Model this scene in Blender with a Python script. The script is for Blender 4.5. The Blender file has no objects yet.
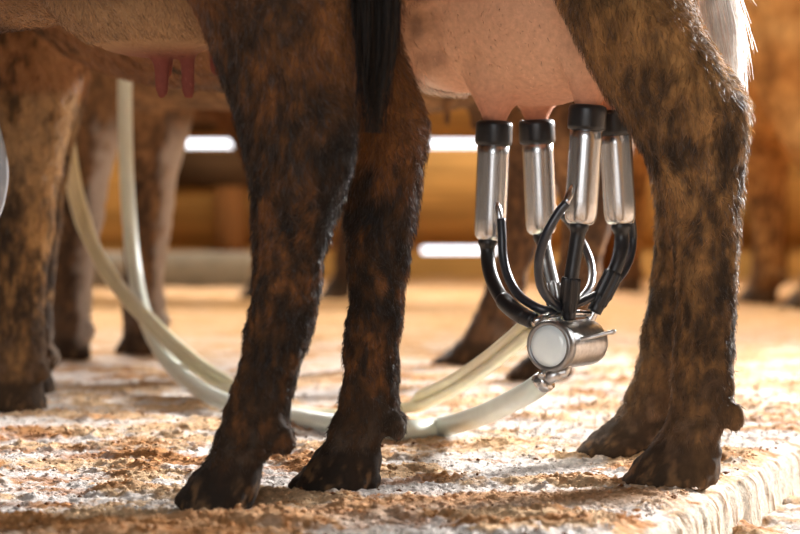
import bpy, math, random
import numpy as np
from mathutils import Vector

random.seed(7)
rng = np.random.default_rng(11)
scene = bpy.context.scene
COL = scene.collection

# ------------------------------------------------------------------ camera frame
F_PX, HOR, CAM_H = 2400.0, 200.0, 0.35


def W(px, py, Y):
    """A point of the place seen at (px, py), Y metres away."""
    return np.array([(px - 400.0) / F_PX * Y, Y, CAM_H + (HOR - py) / F_PX * Y])


def srgb(r, g, b):
    f = lambda c: (c / 255 / 12.92) if c / 255 <= 0.04045 else ((c / 255 + 0.055) / 1.055) ** 2.4
    return np.array([f(r), f(g), f(b)])


# ------------------------------------------------------------------ noise
def vnoise(P, seed=0):
    P = np.asarray(P, float)
    I = np.floor(P).astype(np.int64)
    f = P - I
    f = f * f * (3 - 2 * f)

    def h(ix, iy, iz):
        n = (ix * 374761393 + iy * 668265263 + iz * 2147483647 + seed * 974711) & 0xFFFFFFFF
        n = ((n ^ (n >> 13)) * 1274126177) & 0xFFFFFFFF
        n = n ^ (n >> 16)
        return (n & 0xFFFF) / 65535.0
    out = np.zeros(len(P))
    for dx in (0, 1):
        wx = f[:, 0] if dx else 1 - f[:, 0]
        for dy in (0, 1):
            wy = f[:, 1] if dy else 1 - f[:, 1]
            for dz in (0, 1):
                wz = f[:, 2] if dz else 1 - f[:, 2]
                out += wx * wy * wz * h(I[:, 0] + dx, I[:, 1] + dy, I[:, 2] + dz)
    return out * 2 - 1


def fbm(P, octs=4, seed=0, gain=0.5):
    P = np.asarray(P, float)
    s, a, t = 0.0, 1.0, 0.0
    for k in range(octs):
        s = s + a * vnoise(P * (2.03 ** k) + 17.3 * k, seed + k)
        t += a
        a *= gain
    return s / t


def sstep(a, b, x):
    t = np.clip((x - a) / (b - a), 0, 1)
    return t * t * (3 - 2 * t)


# ------------------------------------------------------------------ mesh helpers
def mesh_np(name, V, faces, smooth=True):
    """faces: list of (n,k) int arrays"""
    me = bpy.data.meshes.new(name)
    V = np.asarray(V, np.float32)
    faces = [np.asarray(f, np.int32) for f in faces if len(f)]
    me.vertices.add(len(V))
    me.vertices.foreach_set('co', V.ravel())
    nl = sum(f.size for f in faces)
    npol = sum(len(f) for f in faces)
    me.loops.add(nl)
    me.loops.foreach_set('vertex_index', np.concatenate([f.ravel() for f in faces]))
    me.polygons.add(npol)
    starts, tot = [], 0
    for f in faces:
        k = f.shape[1]
        starts.append(tot + np.arange(len(f)) * k)
        tot += f.size
    me.polygons.foreach_set('loop_start', np.concatenate(starts).astype(np.int32))
    me.update(calc_edges=True)
    me.validate()
    if smooth:
        me.polygons.foreach_set('use_smooth', np.ones(len(me.polygons), bool))
    return me


def set_col(me, C):
    a = me.color_attributes.new('Col', 'FLOAT_COLOR', 'POINT')
    C = np.asarray(C, np.float32)
    C4 = np.ones((len(C), 4), np.float32)
    C4[:, :3] = C
    a.data.foreach_set('color', C4.ravel())


def link(name, me, mat=None, parent=None):
    o = bpy.data.objects.new(name, me)
    COL.objects.link(o)
    if mat is not None:
        me.materials.clear()
        me.materials.append(mat)
    if parent is not None:
        o.parent = parent
        o.matrix_parent_inverse = parent.matrix_world.inverted()
    return o


def tag(o, label=None, cat=None, kind=None, group=None):
    if label: o['label'] = label
    if cat: o['category'] = cat
    if kind: o['kind'] = kind
    if group: o['group'] = group
    return o


class MB:
    """collects closed surfaces"""
    def __init__(self):
        self.V, self.Q, self.T, self.n = [], [], [], 0

    def grid(self, rings, cap=True):
        rings = np.asarray(rings, float)           # (m,k,3)
        m, k = rings.shape[:2]
        base = self.n
        self.V.append(rings.reshape(-1, 3))
        self.n += m * k
        i = np.arange(m - 1)[:, None] * k
        j = np.arange(k)[None, :]
        j2 = (j + 1) % k
        self.Q.append(np.stack([base + i + j, base + i + j2, base + i + k + j2, base + i + k + j], -1).reshape(-1, 4))
        if cap:
            for r, rev in ((0, True), (m - 1, False)):
                self.V.append(rings[r].mean(0)[None])
                c = self.n
                self.n += 1
                a = base + r * k + np.arange(k)
                b = base + r * k + (np.arange(k) + 1) % k
                t = np.stack([np.full(k, c), a, b], -1)
                self.T.append(t[:, ::-1] if rev else t)
        return self

    def ell(self, c, r, u=12, v=16, yaw=0.0):
        th = np.linspace(0.12, math.pi - 0.12, u)
        ph = np.arange(v) * 2 * math.pi / v
        ca, sa = math.cos(yaw), math.sin(yaw)
        rings = []
        for t in th[::-1]:
            x, y = r[0] * np.sin(t) * np.cos(ph), r[1] * np.sin(t) * np.sin(ph)
            rings.append(np.stack([c[0] + x * ca - y * sa, c[1] + x * sa + y * ca, np.full(v, c[2] + r[2] * math.cos(t))], -1))
        return self.grid(rings)

    def box(self, lo, hi):
        lo, hi = np.array(lo, float), np.array(hi, float)
        q = [(0, 0), (1, 0), (1, 1), (0, 1)]
        rings = [[[hi[0] if a else lo[0], hi[1] if b else lo[1], z] for a, b in q] for z in (lo[2], hi[2])]
        return self.grid(rings)

    def mesh(self, name, smooth=True):
        return mesh_np(name, np.concatenate(self.V), [np.concatenate(self.Q)] + ([np.concatenate(self.T)] if self.T else []), smooth)


def catmull(P, n):
    P = np.asarray(P, float)
    Pe = np.vstack([2 * P[0] - P[1], P, 2 * P[-1] - P[-2]])
    out = []
    for i in range(len(P) - 1):
        p0, p1, p2, p3 = Pe[i:i + 4]
        for t in np.linspace(0, 1, n, endpoint=False):
            out.append(0.5 * (2 * p1 + (p2 - p0) * t + (2 * p0 - 5 * p1 + 4 * p2 - p3) * t * t + (3 * p1 - p0 - 3 * p2 + p3) * t ** 3))
    out.append(P[-1])
    return np.array(out)


def frames(path):
    T = np.gradient(path, axis=0)
    T /= np.linalg.norm(T, axis=1)[:, None] + 1e-9
    up = np.array([0, 0, 1.0]) if abs(T[0][2]) < 0.9 else np.array([1.0, 0, 0])
    A = []
    a = np.cross(up, T[0]); a /= np.linalg.norm(a)
    for t in T:
        a = a - t * np.dot(a, t)
        a /= np.linalg.norm(a)
        A.append(a.copy())
    A = np.array(A)
    return T, A, np.cross(T, A)


def sweep(mb, path, R, k=14, ribs=0, ribamp=0.0, offset=None):
    path = np.asarray(path, float)
    T, A, B = frames(path)
    R = np.broadcast_to(np.asarray(R, float), (len(path),))
    ph = np.arange(k) * 2 * math.pi / k
    prof = np.ones(k)
    if ribs:
        prof = 1 + ribamp * np.sign(np.cos(ph * ribs))
    if offset is not None:
        path = path + A * offset[0] + B * offset[1]
    rings = path[:, None, :] + (R[:, None] * prof)[..., None] * (np.cos(ph)[None, :, None] * A[:, None, :] + np.sin(ph)[None, :, None] * B[:, None, :])
    return mb.grid(rings)


def lathe(mb, p0, axis, prof, k=32):
    """prof: list of (distance along axis, radius)"""
    axis = np.asarray(axis, float); axis /= np.linalg.norm(axis)
    a = np.cross(axis, [0, 1.0, 0]) if abs(axis[1]) < .9 else np.cross(axis, [1.0, 0, 0])
    a /= np.linalg.norm(a)
    b = np.cross(axis, a)
    ph = np.arange(k) * 2 * math.pi / k
    rings = [np.asarray(p0) + axis * d + r * (np.cos(ph)[:, None] * a + np.sin(ph)[:, None] * b) for d, r in prof]
    return mb.grid(rings)


# ------------------------------------------------------------------ materials
def newmat(name):
    m = bpy.data.materials.new(name)
    m.use_nodes = True
    nt = m.node_tree
    return m, nt, nt.nodes['Principled BSDF']


def noise_node(nt, scale, detail=4, rough=0.6, coord='Object', vec_scale=None):
    tc = nt.nodes.new('ShaderNodeTexCoord')
    n = nt.nodes.new('ShaderNodeTexNoise')
    n.inputs['Scale'].default_value = scale
    n.inputs['Detail'].default_value = detail
    n.inputs['Roughness'].default_value = rough
    if vec_scale:
        mp = nt.nodes.new('ShaderNodeMapping')
        mp.inputs['Scale'].default_value = vec_scale
        nt.links.new(tc.outputs[coord], mp.inputs['Vector'])
        nt.links.new(mp.outputs['Vector'], n.inputs['Vector'])
    else:
        nt.links.new(tc.outputs[coord], n.inputs['Vector'])
    return n


def ramp(nt, src, stops):
    r = nt.nodes.new('ShaderNodeValToRGB')
    el = r.color_ramp.elements
    while len(el) < len(stops):
        el.new(0.5)
    for e, (p, c) in zip(el, stops):
        e.position = p
        e.color = (*c, 1)
    nt.links.new(src, r.inputs['Fac'])
    return r


def mix(nt, a, b, fac, mode='MIX'):
    m = nt.nodes.new('ShaderNodeMix')
    m.data_type = 'RGBA'
    m.blend_type = mode
    for key, v in ((6, a), (7, b)):
        if hasattr(v, 'is_output'):
            nt.links.new(v, m.inputs[key])
        else:
            m.inputs[key].default_value = (*v, 1)
    if hasattr(fac, 'is_output'):
        nt.links.new(fac, m.inputs[0])
    else:
        m.inputs[0].default_value = fac
    return m.outputs[2]


def bump(nt, bsdf, src, strength, dist):
    b = nt.nodes.new('ShaderNodeBump')
    b.inputs['Strength'].default_value = strength
    b.inputs['Distance'].default_value = dist
    nt.links.new(src, b.inputs['Height'])
    nt.links.new(b.outputs['Normal'], bsdf.inputs['Normal'])


def attr_mat(name, rough, nscale, lo, hi, bstr, bdist, spec=0.3, bscale=None):
    m, nt, b = newmat(name)
    a = nt.nodes.new('ShaderNodeAttribute')
    a.attribute_name = 'Col'
    n = noise_node(nt, nscale)
    r = ramp(nt, n.outputs['Fac'], [(0.3, (lo,) * 3), (0.7, (hi,) * 3)])
    c = mix(nt, a.outputs['Color'], r.outputs['Color'], 1.0, 'MULTIPLY')
    nt.links.new(c, b.inputs['Base Color'])
    b.inputs['Roughness'].default_value = rough
    b.inputs['Specular IOR Level'].default_value = spec
    n2 = noise_node(nt, bscale or nscale * 2.5, 6, 0.7)
    bump(nt, b, n2.outputs['Fac'], bstr, bdist)
    return m


M_HIDE = attr_mat('cow_hide', 0.85, 140, 0.86, 1.10, 0.35, 0.003, 0.25)
M_FUR = attr_mat('cow_hair', 0.48, 60, 0.85, 1.15, 0.0, 0.001, 0.6)
_nt = M_FUR.node_tree
_b = _nt.nodes['Principled BSDF']
_b.inputs['Sheen Weight'].default_value = 0.5
_b.inputs['Sheen Roughness'].default_value = 0.4
_tr = _nt.nodes.new('ShaderNodeBsdfTranslucent')
_ms = _nt.nodes.new('ShaderNodeMixShader')
_ms.inputs[0].default_value = 0.4
_nt.links.new(_b.inputs['Base Color'].links[0].from_socket, _tr.inputs['Color'])
_nt.links.new(_b.outputs[0], _ms.inputs[1])
_nt.links.new(_tr.outputs[0], _ms.inputs[2])
_nt.links.new(_ms.outputs[0], _nt.nodes['Material Output'].inputs['Surface'])
M_FLOOR = attr_mat('sawdust_on_concrete', 0.95, 160, 0.62, 1.25, 0.9, 0.004, 0.15, 420)
M_CHIP = attr_mat('sawdust_chips', 0.9, 200, 0.8, 1.2, 0.3, 0.001, 0.2)


M_TAIL = attr_mat('tail_hair', 0.6, 60, 0.8, 1.2, 0.0, 0.001, 0.25)


def plain(name, col, rough=0.5, metal=0.0, nscale=60, var=0.12, spec=0.5, vec=None, bstr=0.1):
    m, nt, b = newmat(name)
    n = noise_node(nt, nscale, 4, 0.6, 'Object', vec)
    c = np.asarray(col)
    r = ramp(nt, n.outputs['Fac'], [(0.3, tuple(c * (1 - var))), (0.7, tuple(np.minimum(c * (1 + var), 1)))])
    nt.links.new(r.outputs['Color'], b.inputs['Base Color'])
    b.inputs['Roughness'].default_value = rough
    b.inputs['Metallic'].default_value = metal
    b.inputs['Specular IOR Level'].default_value = spec
    if bstr:
        bump(nt, b, n.outputs['Fac'], bstr, 0.001)
    return m, nt, b


M_STEEL, _, _ = plain('brushed_steel', (0.62, 0.62, 0.62), 0.27, 1.0, 40, 0.08, vec=(8, 8, 1), bstr=0.03)
M_STEEL2, _, _ = plain('worn_steel', (0.6, 0.6, 0.6), 0.36, 1.0, 120, 0.18, bstr=0.1)
M_RING, _, _ = plain('dull_steel_ring', (0.33, 0.33, 0.33), 0.4, 1.0, 80, 0.15)
M_RUBBER, _, _ = plain('black_rubber', srgb(26, 27, 30), 0.38, 0, 90, 0.25, 0.5)
M_RUBBER2, _, _ = plain('black_pulse_tube', srgb(38, 42, 50), 0.3, 0, 90, 0.25, 0.6)
M_MILK, nt, b = plain('milky_glass', (0.82, 0.93, 1.0), 0.18, 0, 30, 0.06, 0.6, bstr=0.0)
b.inputs['Coat Weight'].default_value = 0.4
b.inputs['Subsurface Weight'].default_value = 0.0
b.inputs['Subsurface Radius'].default_value = (0.02, 0.02, 0.02)
M_HOSE, nt, b = plain('white_milk_hose', srgb(220, 227, 216), 0.3, 0, 20, 0.06, 0.5, bstr=0.0)
b.inputs['Subsurface Weight'].default_value = 0.5
b.inputs['Subsurface Radius'].default_value = (0.02, 0.02, 0.018)
M_TWIN, nt, b = plain('cream_twin_hose', srgb(226, 218, 184), 0.3, 0, 20, 0.08, 0.5, bstr=0.0)
b.inputs['Subsurface Weight'].default_value = 0.5
b.inputs['Subsurface Radius'].default_value = (0.02, 0.018, 0.012)
M_GREY, _, _ = plain('grey_plastic', srgb(150, 155, 160), 0.5, 0, 20, 0.08)
M_WOOD, _, _ = plain('barn_board', srgb(176, 130, 70), 0.85, 0, 3.0, 0.35, 0.2, (0.6, 6, 14), 0.4)
M_POST, _, _ = plain('barn_post', srgb(120, 76, 38), 0.85, 0, 4.0, 0.35, 0.2, (10, 10, 0.6), 0.4)
M_DARK, _, _ = plain('dark_plank', srgb(74, 52, 32), 0.85, 0, 4.0, 0.3, 0.2, (.6, 6, 14), 0.3)
M_CONC, _, _ = plain('pale_concrete', srgb(140, 130, 114), 0.9, 0, 12.0, 0.2, 0.2, None, 0.4)

M_WTAIL = M_FUR.copy()
M_WTAIL.name = 'white_tail_hair'
[n for n in M_WTAIL.node_tree.nodes if n.type == 'MIX_SHADER'][0].inputs[0].default_value = 0.6

# ------------------------------------------------------------------ ground
def edge_x(Y):
    return 0.362 + 0.357 * (Y - 2.897)


def ridge_d(X, Y):
    """distance to the heaped line of sawdust in front of the hooves"""
    P = [(-0.345, 2.44), (-0.26, 2.55), (-0.13, 2.64), (0.02, 2.75), (0.14, 2.82), (0.28, 2.86)]
    d = np.full(X.shape, 9.0)
    for (ax, ay), (bx, by) in zip(P[:-1], P[1:]):
        vx, vy = bx - ax, by - ay
        t = np.clip(((X - ax) * vx + (Y - ay) * vy) / (vx * vx + vy * vy), 0, 1)
        d = np.minimum(d, np.hypot(X - ax - vx * t, Y - ay - vy * t))
    return d


def ground_h(X, Y):
    P = np.stack([X, Y, np.zeros_like(X)], -1)
    cl = sstep(-0.15, 0.45, fbm(P * [9, 13, 1], 3, 3))
    h = 0.009 * fbm(P * [5, 7, 1], 3, 1) + 0.012 * cl * (0.5 + 0.5 * fbm(P * [30, 40, 1], 3, 5))
    h = h + 0.0045 * fbm(P * [55, 85, 1], 3, 9) * (0.4 + cl) + 0.0045 * fbm(P * [90, 150, 1], 2, 15) * (.4 + .6 * cl) + 0.005 * fbm(P * 190, 2, 13)
    d = ridge_d(X, Y)
    h = h + 0.011 * np.exp(-(d / 0.055) ** 2) * (0.75 + 0.5 * fbm(P * 22, 3, 21))
    return h - 0.004, cl, d


def ground_col(X, Y, Z, cl, d):
    P = np.stack([X, Y, np.zeros_like(X)], -1)
    pale = srgb(226, 216, 208)
    tan = srgb(216, 180, 140)
    dark = srgb(176, 116, 60)
    far = srgb(188, 144, 96)
    n1 = fbm(P * [6, 10, 1], 4, 31)
    n2 = fbm(P * [50, 65, 1], 4, 37, .7)
    w = sstep(-0.3, 0.3, n1 + 0.9 * n2 + 0.8 * (cl - 0.35))
    w = np.clip(np.maximum(w, 0.9 * np.exp(-(d / 0.07) ** 2)), 0, 1)
    C = pale[None] * (1 - w[:, None]) + tan[None] * w[:, None]
    k = np.maximum(sstep(0.0, 0.55, fbm(P * [7, 15, 1], 3, 41) + 0.6 * n2 + .25 * (cl - .4)) * .85, .65 * np.exp(-(d / 0.06) ** 2))[:, None]
    C = C * (1 - k) + dark[None] * k
    f = sstep(4.0, 7.0, Y)[:, None] * 0.9
    return C * (1 - f) + far[None] * f


def make_floor():
    ys = [-2.0, -0.5, 0.5, 1.1, 1.5]
    while ys[-1] < 3.7:
        ys.append(ys[-1] + 0.0032 + 0.0012 * max(0, ys[-1] - 2.4))
        if ys[-1] < 2.3: ys[-1] += 0.01
    while ys[-1] < 14:
        ys.append(ys[-1] * 1.0035)
    ys = np.array(ys)
    s = [0.0]
    while s[-1] < 9:
        s.append(s[-1] + 0.0042 * (1 + max(0, s[-1] - 0.9) * 1.3))
    s = np.array(s)[::-1]
    Yg, Sg = np.meshgrid(ys, s, indexing='ij')
    wob = 0.012 * fbm(np.stack([ys * 6, ys * 0, ys * 0], -1), 3, 55) + 0.006 * fbm(np.stack([ys * 40, ys * 0, ys * 0], -1), 2, 56)
    Xg = edge_x(Yg) + wob[:, None] - Sg
    X, Y = Xg.ravel(), Yg.ravel()
    h, cl, d = ground_h(X, Y)
    S = Sg.ravel()
    roll = sstep(0.05, 0.0, S)
    h = h * (1 - 0.6 * roll) - 0.012 * roll ** 2
    Ctop = ground_col(X, Y, h, cl, d)
    Zg = h.reshape(Xg.shape)
    # rounded, crusted face of the platform edge
    prof = [(0.005, -0.003), (0.009, -0.008), (0.012, -0.014), (0.0135, -0.021), (0.015, -0.029), (0.016, -0.037),
            (0.017, -0.045), (0.018, -0.053), (0.019, -0.062), (0.02, -0.075), (0.02, -0.11), (0.02, -0.2)]
    fx, fz, fc = [], [], []
    for i, (ox, oz) in enumerate(prof):
        PP = np.stack([ys * 130, np.full_like(ys, i * 0.45), ys * 0], -1)
        n = fbm(PP, 3, 61)
        fx.append(Xg[:, -1] + ox + 0.004 * n)
        fz.append(Zg[:, -1] + oz + 0.003 * fbm(PP * 1.3, 2, 63))
        w = sstep(0.0, 0.55, fbm(np.stack([ys * 110, np.full_like(ys, i * 0.14), ys * 0], -1), 4, 65) - .02)[:, None]
        fc.append(srgb(214, 202, 184)[None] * (1 - w) + srgb(136, 104, 72)[None] * w)
    XX = np.concatenate([Xg, np.array(fx).T], 1)
    ZZ = np.concatenate([Zg, np.array(fz).T], 1)
    YY = np.repeat(ys[:, None], XX.shape[1], 1)
    CC = np.concatenate([Ctop.reshape(*Xg.shape, 3), np.array(fc).transpose(1, 0, 2)], 1)
    m, k = XX.shape
    V = np.stack([XX, YY, ZZ], -1).reshape(-1, 3)
    idx = np.arange(m * k).reshape(m, k)
    Q = np.stack([idx[:-1, :-1], idx[:-1, 1:], idx[1:, 1:], idx[1:, :-1]], -1).reshape(-1, 4)
    me = mesh_np('floor', V, [Q])
    set_col(me, CC.reshape(-1, 3))
    tag(link('floor', me, M_FLOOR), 'raised barn platform of concrete strewn with orange sawdust and white dust', kind='structure')

    # lower passage beside the platform
    ys2 = np.concatenate([[-2, 0, 1.5], np.arange(2.2, 5.0, 0.006), np.geomspace(5.0, 14, 120)])
    xs2 = np.concatenate([np.arange(-0.02, 0.45, 0.006), np.geomspace(0.45, 6, 60)])
    Yg, Sg = np.meshgrid(ys2, xs2, indexing='ij')
    Xg = edge_x(Yg) + Sg
    X, Y = Xg.ravel(), Yg.ravel()
    P = np.stack([X, Y, X * 0], -1)
    h, cl, d = ground_h(X + 5, Y)
    bank = 0.02 * np.exp(-(Sg.ravel() / 0.09) ** 2) * (0.6 + fbm(P * 14, 3, 71))
    Z = -0.078 + h * 1.3 + bank
    C = ground_col(X + 5, Y, h, np.clip(cl + 0.2, 0, 1), d + 9)
    m, k = Xg.shape
    idx = np.arange(m * k).reshape(m, k)
    Q = np.stack([idx[:-1, :-1], idx[:-1, 1:], idx[1:, 1:], idx[1:, :-1]], -1).reshape(-1, 4)
    me = mesh_np('floor', np.stack([X, Y, Z], -1), [Q])
    set_col(me, C)
    tag(link('floor', me, M_FLOOR), 'lower sawdust covered passage beside the platform edge', kind='structure')


make_floor()


def make_chips():
    n = 60000
    Y = 2.35 + 2.6 * rng.random(n) ** 1.4
    X = (rng.random(n) - 0.5) * 0.44 * Y
    keep = X < edge_x(Y) - 0.012
    X, Y = X[keep], Y[keep]
    h, cl, d = ground_h(X, Y)
    pr = 0.45 + 0.55 * np.clip(cl + np.exp(-(d / 0.08) ** 2), 0, 1)
    k = rng.random(len(X)) < pr
    X, Y, h, cl, d = X[k], Y[k], h[k], cl[k], d[k]
    m = len(X)
    r = 0.0008 + 0.0028 * rng.random(m) ** 3
    c = np.stack([X, Y, h + r * 0.15], -1)
    base = np.array([[1, 0, 0], [0, 1, 0], [-1, 0, 0], [0, -1, 0], [0, 0, .7], [0, 0, -.7]], float)
    V = base[None] * (0.5 + rng.random((m, 6, 1))) * r[:, None, None]
    a = rng.random(m) * 6.28
    ca, sa = np.cos(a)[:, None], np.sin(a)[:, None]
    st = 1 + 1.5 * rng.random(m)[:, None] ** 2
    x, y = V[..., 0] * st, V[..., 1]
    V = np.stack([x * ca - y * sa, x * sa + y * ca, V[..., 2]], -1) + c[:, None, :]
    f = np.array([[0, 1, 4], [1, 2, 4], [2, 3, 4], [3, 0, 4], [1, 0, 5], [2, 1, 5], [3, 2, 5], [0, 3, 5]])
    T = (np.arange(m)[:, None, None] * 6 + f[None]).reshape(-1, 3)
    me = mesh_np('sawdust', V.reshape(-1, 3), [T], False)
    C = ground_col(X, Y, h, cl, d) * (0.7 + 0.55 * rng.random(m))[:, None]
    dk = rng.random(m) < 0.07
    C[dk] = srgb(104, 64, 34)
    set_col(me, np.repeat(C.clip(0, .9), 6, 0))
    tag(link('sawdust', me, M_CHIP), 'loose orange sawdust grains lying on the platform around the hooves', 'sawdust', 'stuff')


make_chips()

# ------------------------------------------------------------------ barn wall
WY = 10.8
mb = MB()
z = -0.3
for row, (hgt, gap) in enumerate(((0.410, 0.028), (0.450, 0.032), (0.42, 0.0), (0.40, 0.0), (0.42, 0.0), (0.4, 0.0))):
    x = -8.0
    while x < 8:
        L = 3.2 + random.random() * 0.8
        mb.box((x, WY + random.uniform(-.006, .006), z), (min(x + L, 8.2) - 0.004, WY + 0.03, z + hgt + (0.004 if gap == 0 else 0)))
        x += L
    z += hgt
    if gap:   # the gaps are open only in places; elsewhere a batten closes them
        for x0, x1 in (((-8.0, -0.2), (0.02, 0.1), (0.46, 8.2)) if row == 0 else ((-8.0, -1.06), (-0.42, 0.06), (1.2, 1.72), (1.80, 8.2))):
            mb.box((x0, WY + .004, z - .004), (x1, WY + 0.026, z + gap + .004))
    z += gap
tag(link('wall_back', mb.mesh('wall_back', False), M_WOOD), 'back barn wall of horizontal brown boards with bright daylight gaps', kind='structure')
for i, (x, w) in enumerate(((-0.76, 0.13), (1.66, 0.12), (0.93, 0.07), (-2.6, 0.12), (3.4, 0.12))):
    mb = MB().box((x - w / 2, WY - 0.13, -0.02), (x + w / 2, WY - 0.012, 2.3 if i else 0.41))
    tag(link('trim_%d' % (i + 1), mb.mesh('trim', False), M_POST), 'upright timber post against the back wall', kind='structure')
mb = MB().box((-1.02, WY - .03, .645), (-.66, WY - .012, 1.2)).box((-1.02, WY - .03, .40), (-.66, WY - .012, .575))
tag(link('trim_7', mb.mesh('trim', False), M_DARK), 'dark stained planks around the left daylight gap', kind='structure')
mb = MB()  # out-of-view boards added to keep the doorway light off the right-edge cow
z = -0.3
for k in range(8):
    y = 6.9
    while y < 10.7:
        L = min(1.3 + .3 * random.random(), 10.8 - y)
        mb.box((2.6, y, z), (2.63 + random.uniform(0, .004), y + L - .004, z + .412))
        y += L
    z += .415
tag(link('shade_wall_right', mb.mesh('shade_wall_right', False), M_WOOD), 'unseen side wall of brown boards, added to shade the right-edge cow', kind='structure')
mb = MB().box((-3.2, 9.7, -0.05), (-0.62, 10.3, 0.13))
o = link('trim_6', mb.mesh('trim', False), M_CONC)
tag(o, 'low pale concrete kerb in front of the back wall', kind='structure')

# ------------------------------------------------------------------ cows
def legprof(rows, Y0, bfac=0.8, Yrows=None, bmin=0.018, bmax=0.2):
    """rows: (py, left, right[, Y]) outline of a leg -> rings (cx, cy, cz, a, b)"""
    out = []
    for r in rows:
        py, l, rr = r[:3]
        Y = r[3] if len(r) > 3 else Y0
        p = W((l + rr) / 2, py, Y)
        a = (rr - l) / 2 / F_PX * Y
        out.append([p[0], p[1], p[2], a, min(max(a * bfac, bmin), bmax)])
    return np.array(out)


def interp_rings(R, n):
    t = np.linspace(0, len(R) - 1, n)
    P = catmull(R, 6)
    tt = np.linspace(0, len(R) - 1, len(P))
    return np.stack([np.interp(t, tt, P[:, k]) for k in range(R.shape[1])], -1)


def add_leg(mb, R, k=26, yaw=0.0):
    R = interp_rings(R, len(R) * 4)
    ph = np.arange(k) * 2 * math.pi / k
    rings = []
    for cx, cy, cz, a, b in R:
        x, y = a * np.cos(ph), b * np.sin(ph)
        rings.append(np.stack([cx + x * math.cos(yaw) - y * math.sin(yaw), cy + x * math.sin(yaw) + y * math.cos(yaw), np.full(k, cz)], -1))
    if rings[0][0, 2] > rings[-1][0, 2]:
        rings = rings[::-1]
    mb.grid(rings)


# near hind leg of the milked cow: y, left, right, depth
A_NEAR = [(487, 625, 713, 3.0), (482, 620, 717), (474, 626, 719), (464, 635, 720), (453, 645, 721), (443, 653, 721), (433, 660, 722),
          (423, 664, 727), (414, 666, 733), (402, 668, 735), (385, 671, 735), (352, 674, 735), (320, 676, 736), (280, 676, 738), (240, 671, 740), (205, 664, 742),
          (175, 653, 744), (148, 640, 748), (128, 628, 751), (110, 617, 752), (96, 606, 747), (80, 597, 737), (60, 586, 723), (40, 576, 710), (20, 566, 700), (0, 556, 692, 3.01),
          (-40, 540, 690, 3.03), (-90, 520, 700, 3.05), (-160, 500, 715, 3.09), (-240, 500, 715, 3.12)]
A_FAR = [(456, 580, 660, 3.33), (451, 575, 664), (444, 581, 666), (434, 594, 668), (424, 606, 670), (412, 616, 676), (400, 621, 680), (380, 631, 686), (350, 640, 696),
         (310, 648, 702), (270, 653, 708), (230, 655, 714), (190, 652, 722), (165, 648, 728), (140, 640, 734), (115, 628, 736), (80, 606, 726), (40, 590, 712), (0, 575, 700), (-60, 560, 700), (-160, 540, 705), (-230, 540, 705)]
B_NEAR = [(510, 180, 248, 2.754), (504, 168, 254), (496, 174, 257), (486, 183, 259), (475, 194, 261), (464, 203, 264), (455, 209, 271), (446, 213, 281), (438, 216, 287), (425, 219, 289), (400, 227, 291),
          (372, 235, 299), (340, 243, 309), (310, 249, 317), (280, 252, 322), (250, 253, 328), (220, 252, 337), (195, 250, 345), (172, 247, 352), (150, 243, 356), (130, 238, 357), (100, 229, 355),
          (70, 219, 353), (40, 208, 354), (10, 194, 356), (-40, 170, 362), (-100, 150, 380), (-180, 140, 400), (-260, 140, 400)]
B_FAR = [(493, 296, 376, 2.926), (488, 286, 379), (481, 290, 381), (472, 300, 381), (462, 309, 381), (452, 316, 381), (443, 321, 383), (434, 325, 391), (425, 330, 398), (412, 335, 400), (395, 339, 400), (360, 343, 401),
         (320, 346, 404), (290, 347, 407), (262, 346, 411), (235, 344, 414), (205, 341, 418), (180, 338, 422), (155, 334, 426), (132, 330, 428), (112, 325, 426), (90, 320, 418), (65, 312, 408), (40, 305, 400), (10, 298, 396), (-40, 285, 398), (-100, 275, 405), (-180, 270, 410), (-240, 270, 410)]
A_FRONT = [(414, -14, 44, 4.0), (409, -18, 46), (400, -15, 47), (390, -10, 44), (380, -7, 42), (370, -6, 44), (360, -6, 46), (345, -6, 46), (325, -6, 45), (300, -5, 46), (270, -4, 49), (235, -5, 54), (205, -6, 57), (180, -5, 60),
           (150, -6, 66), (120, -10, 73), (95, -16, 79), (72, -22, 83), (52, -28, 86), (35, -36, 87), (15, -46, 86), (-20, -50, 90), (-80, -60, 95), (-150, -60, 95)]


def canon(rows, Y):
    R = legprof(rows, Y)
    hoofx = R[1:4, 0].mean()
    R[:, 0] -= hoofx
    R[:, 1] = 0
    return R


HIND = canon([(r[0], r[1], r[2], 3.0) for r in A_NEAR], 3.0)
FRONT = canon([(r[0], r[1], r[2], 4.0) for r in A_FRONT], 4.0)


def place_leg(C, x, y, scale=1.0, lean=0.0, heading=None, slim=1.0):
    """a leg of canonical shape standing at (x, y)"""
    R = C.copy()
    R *= scale
    R[:, 3:] *= slim
    dx = R[:, 0] + lean * np.clip(R[:, 2], 0, 0.5)
    R[:, 0] = x + dx
    R[:, 1] = y - dx * 0.5
    return R


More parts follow.
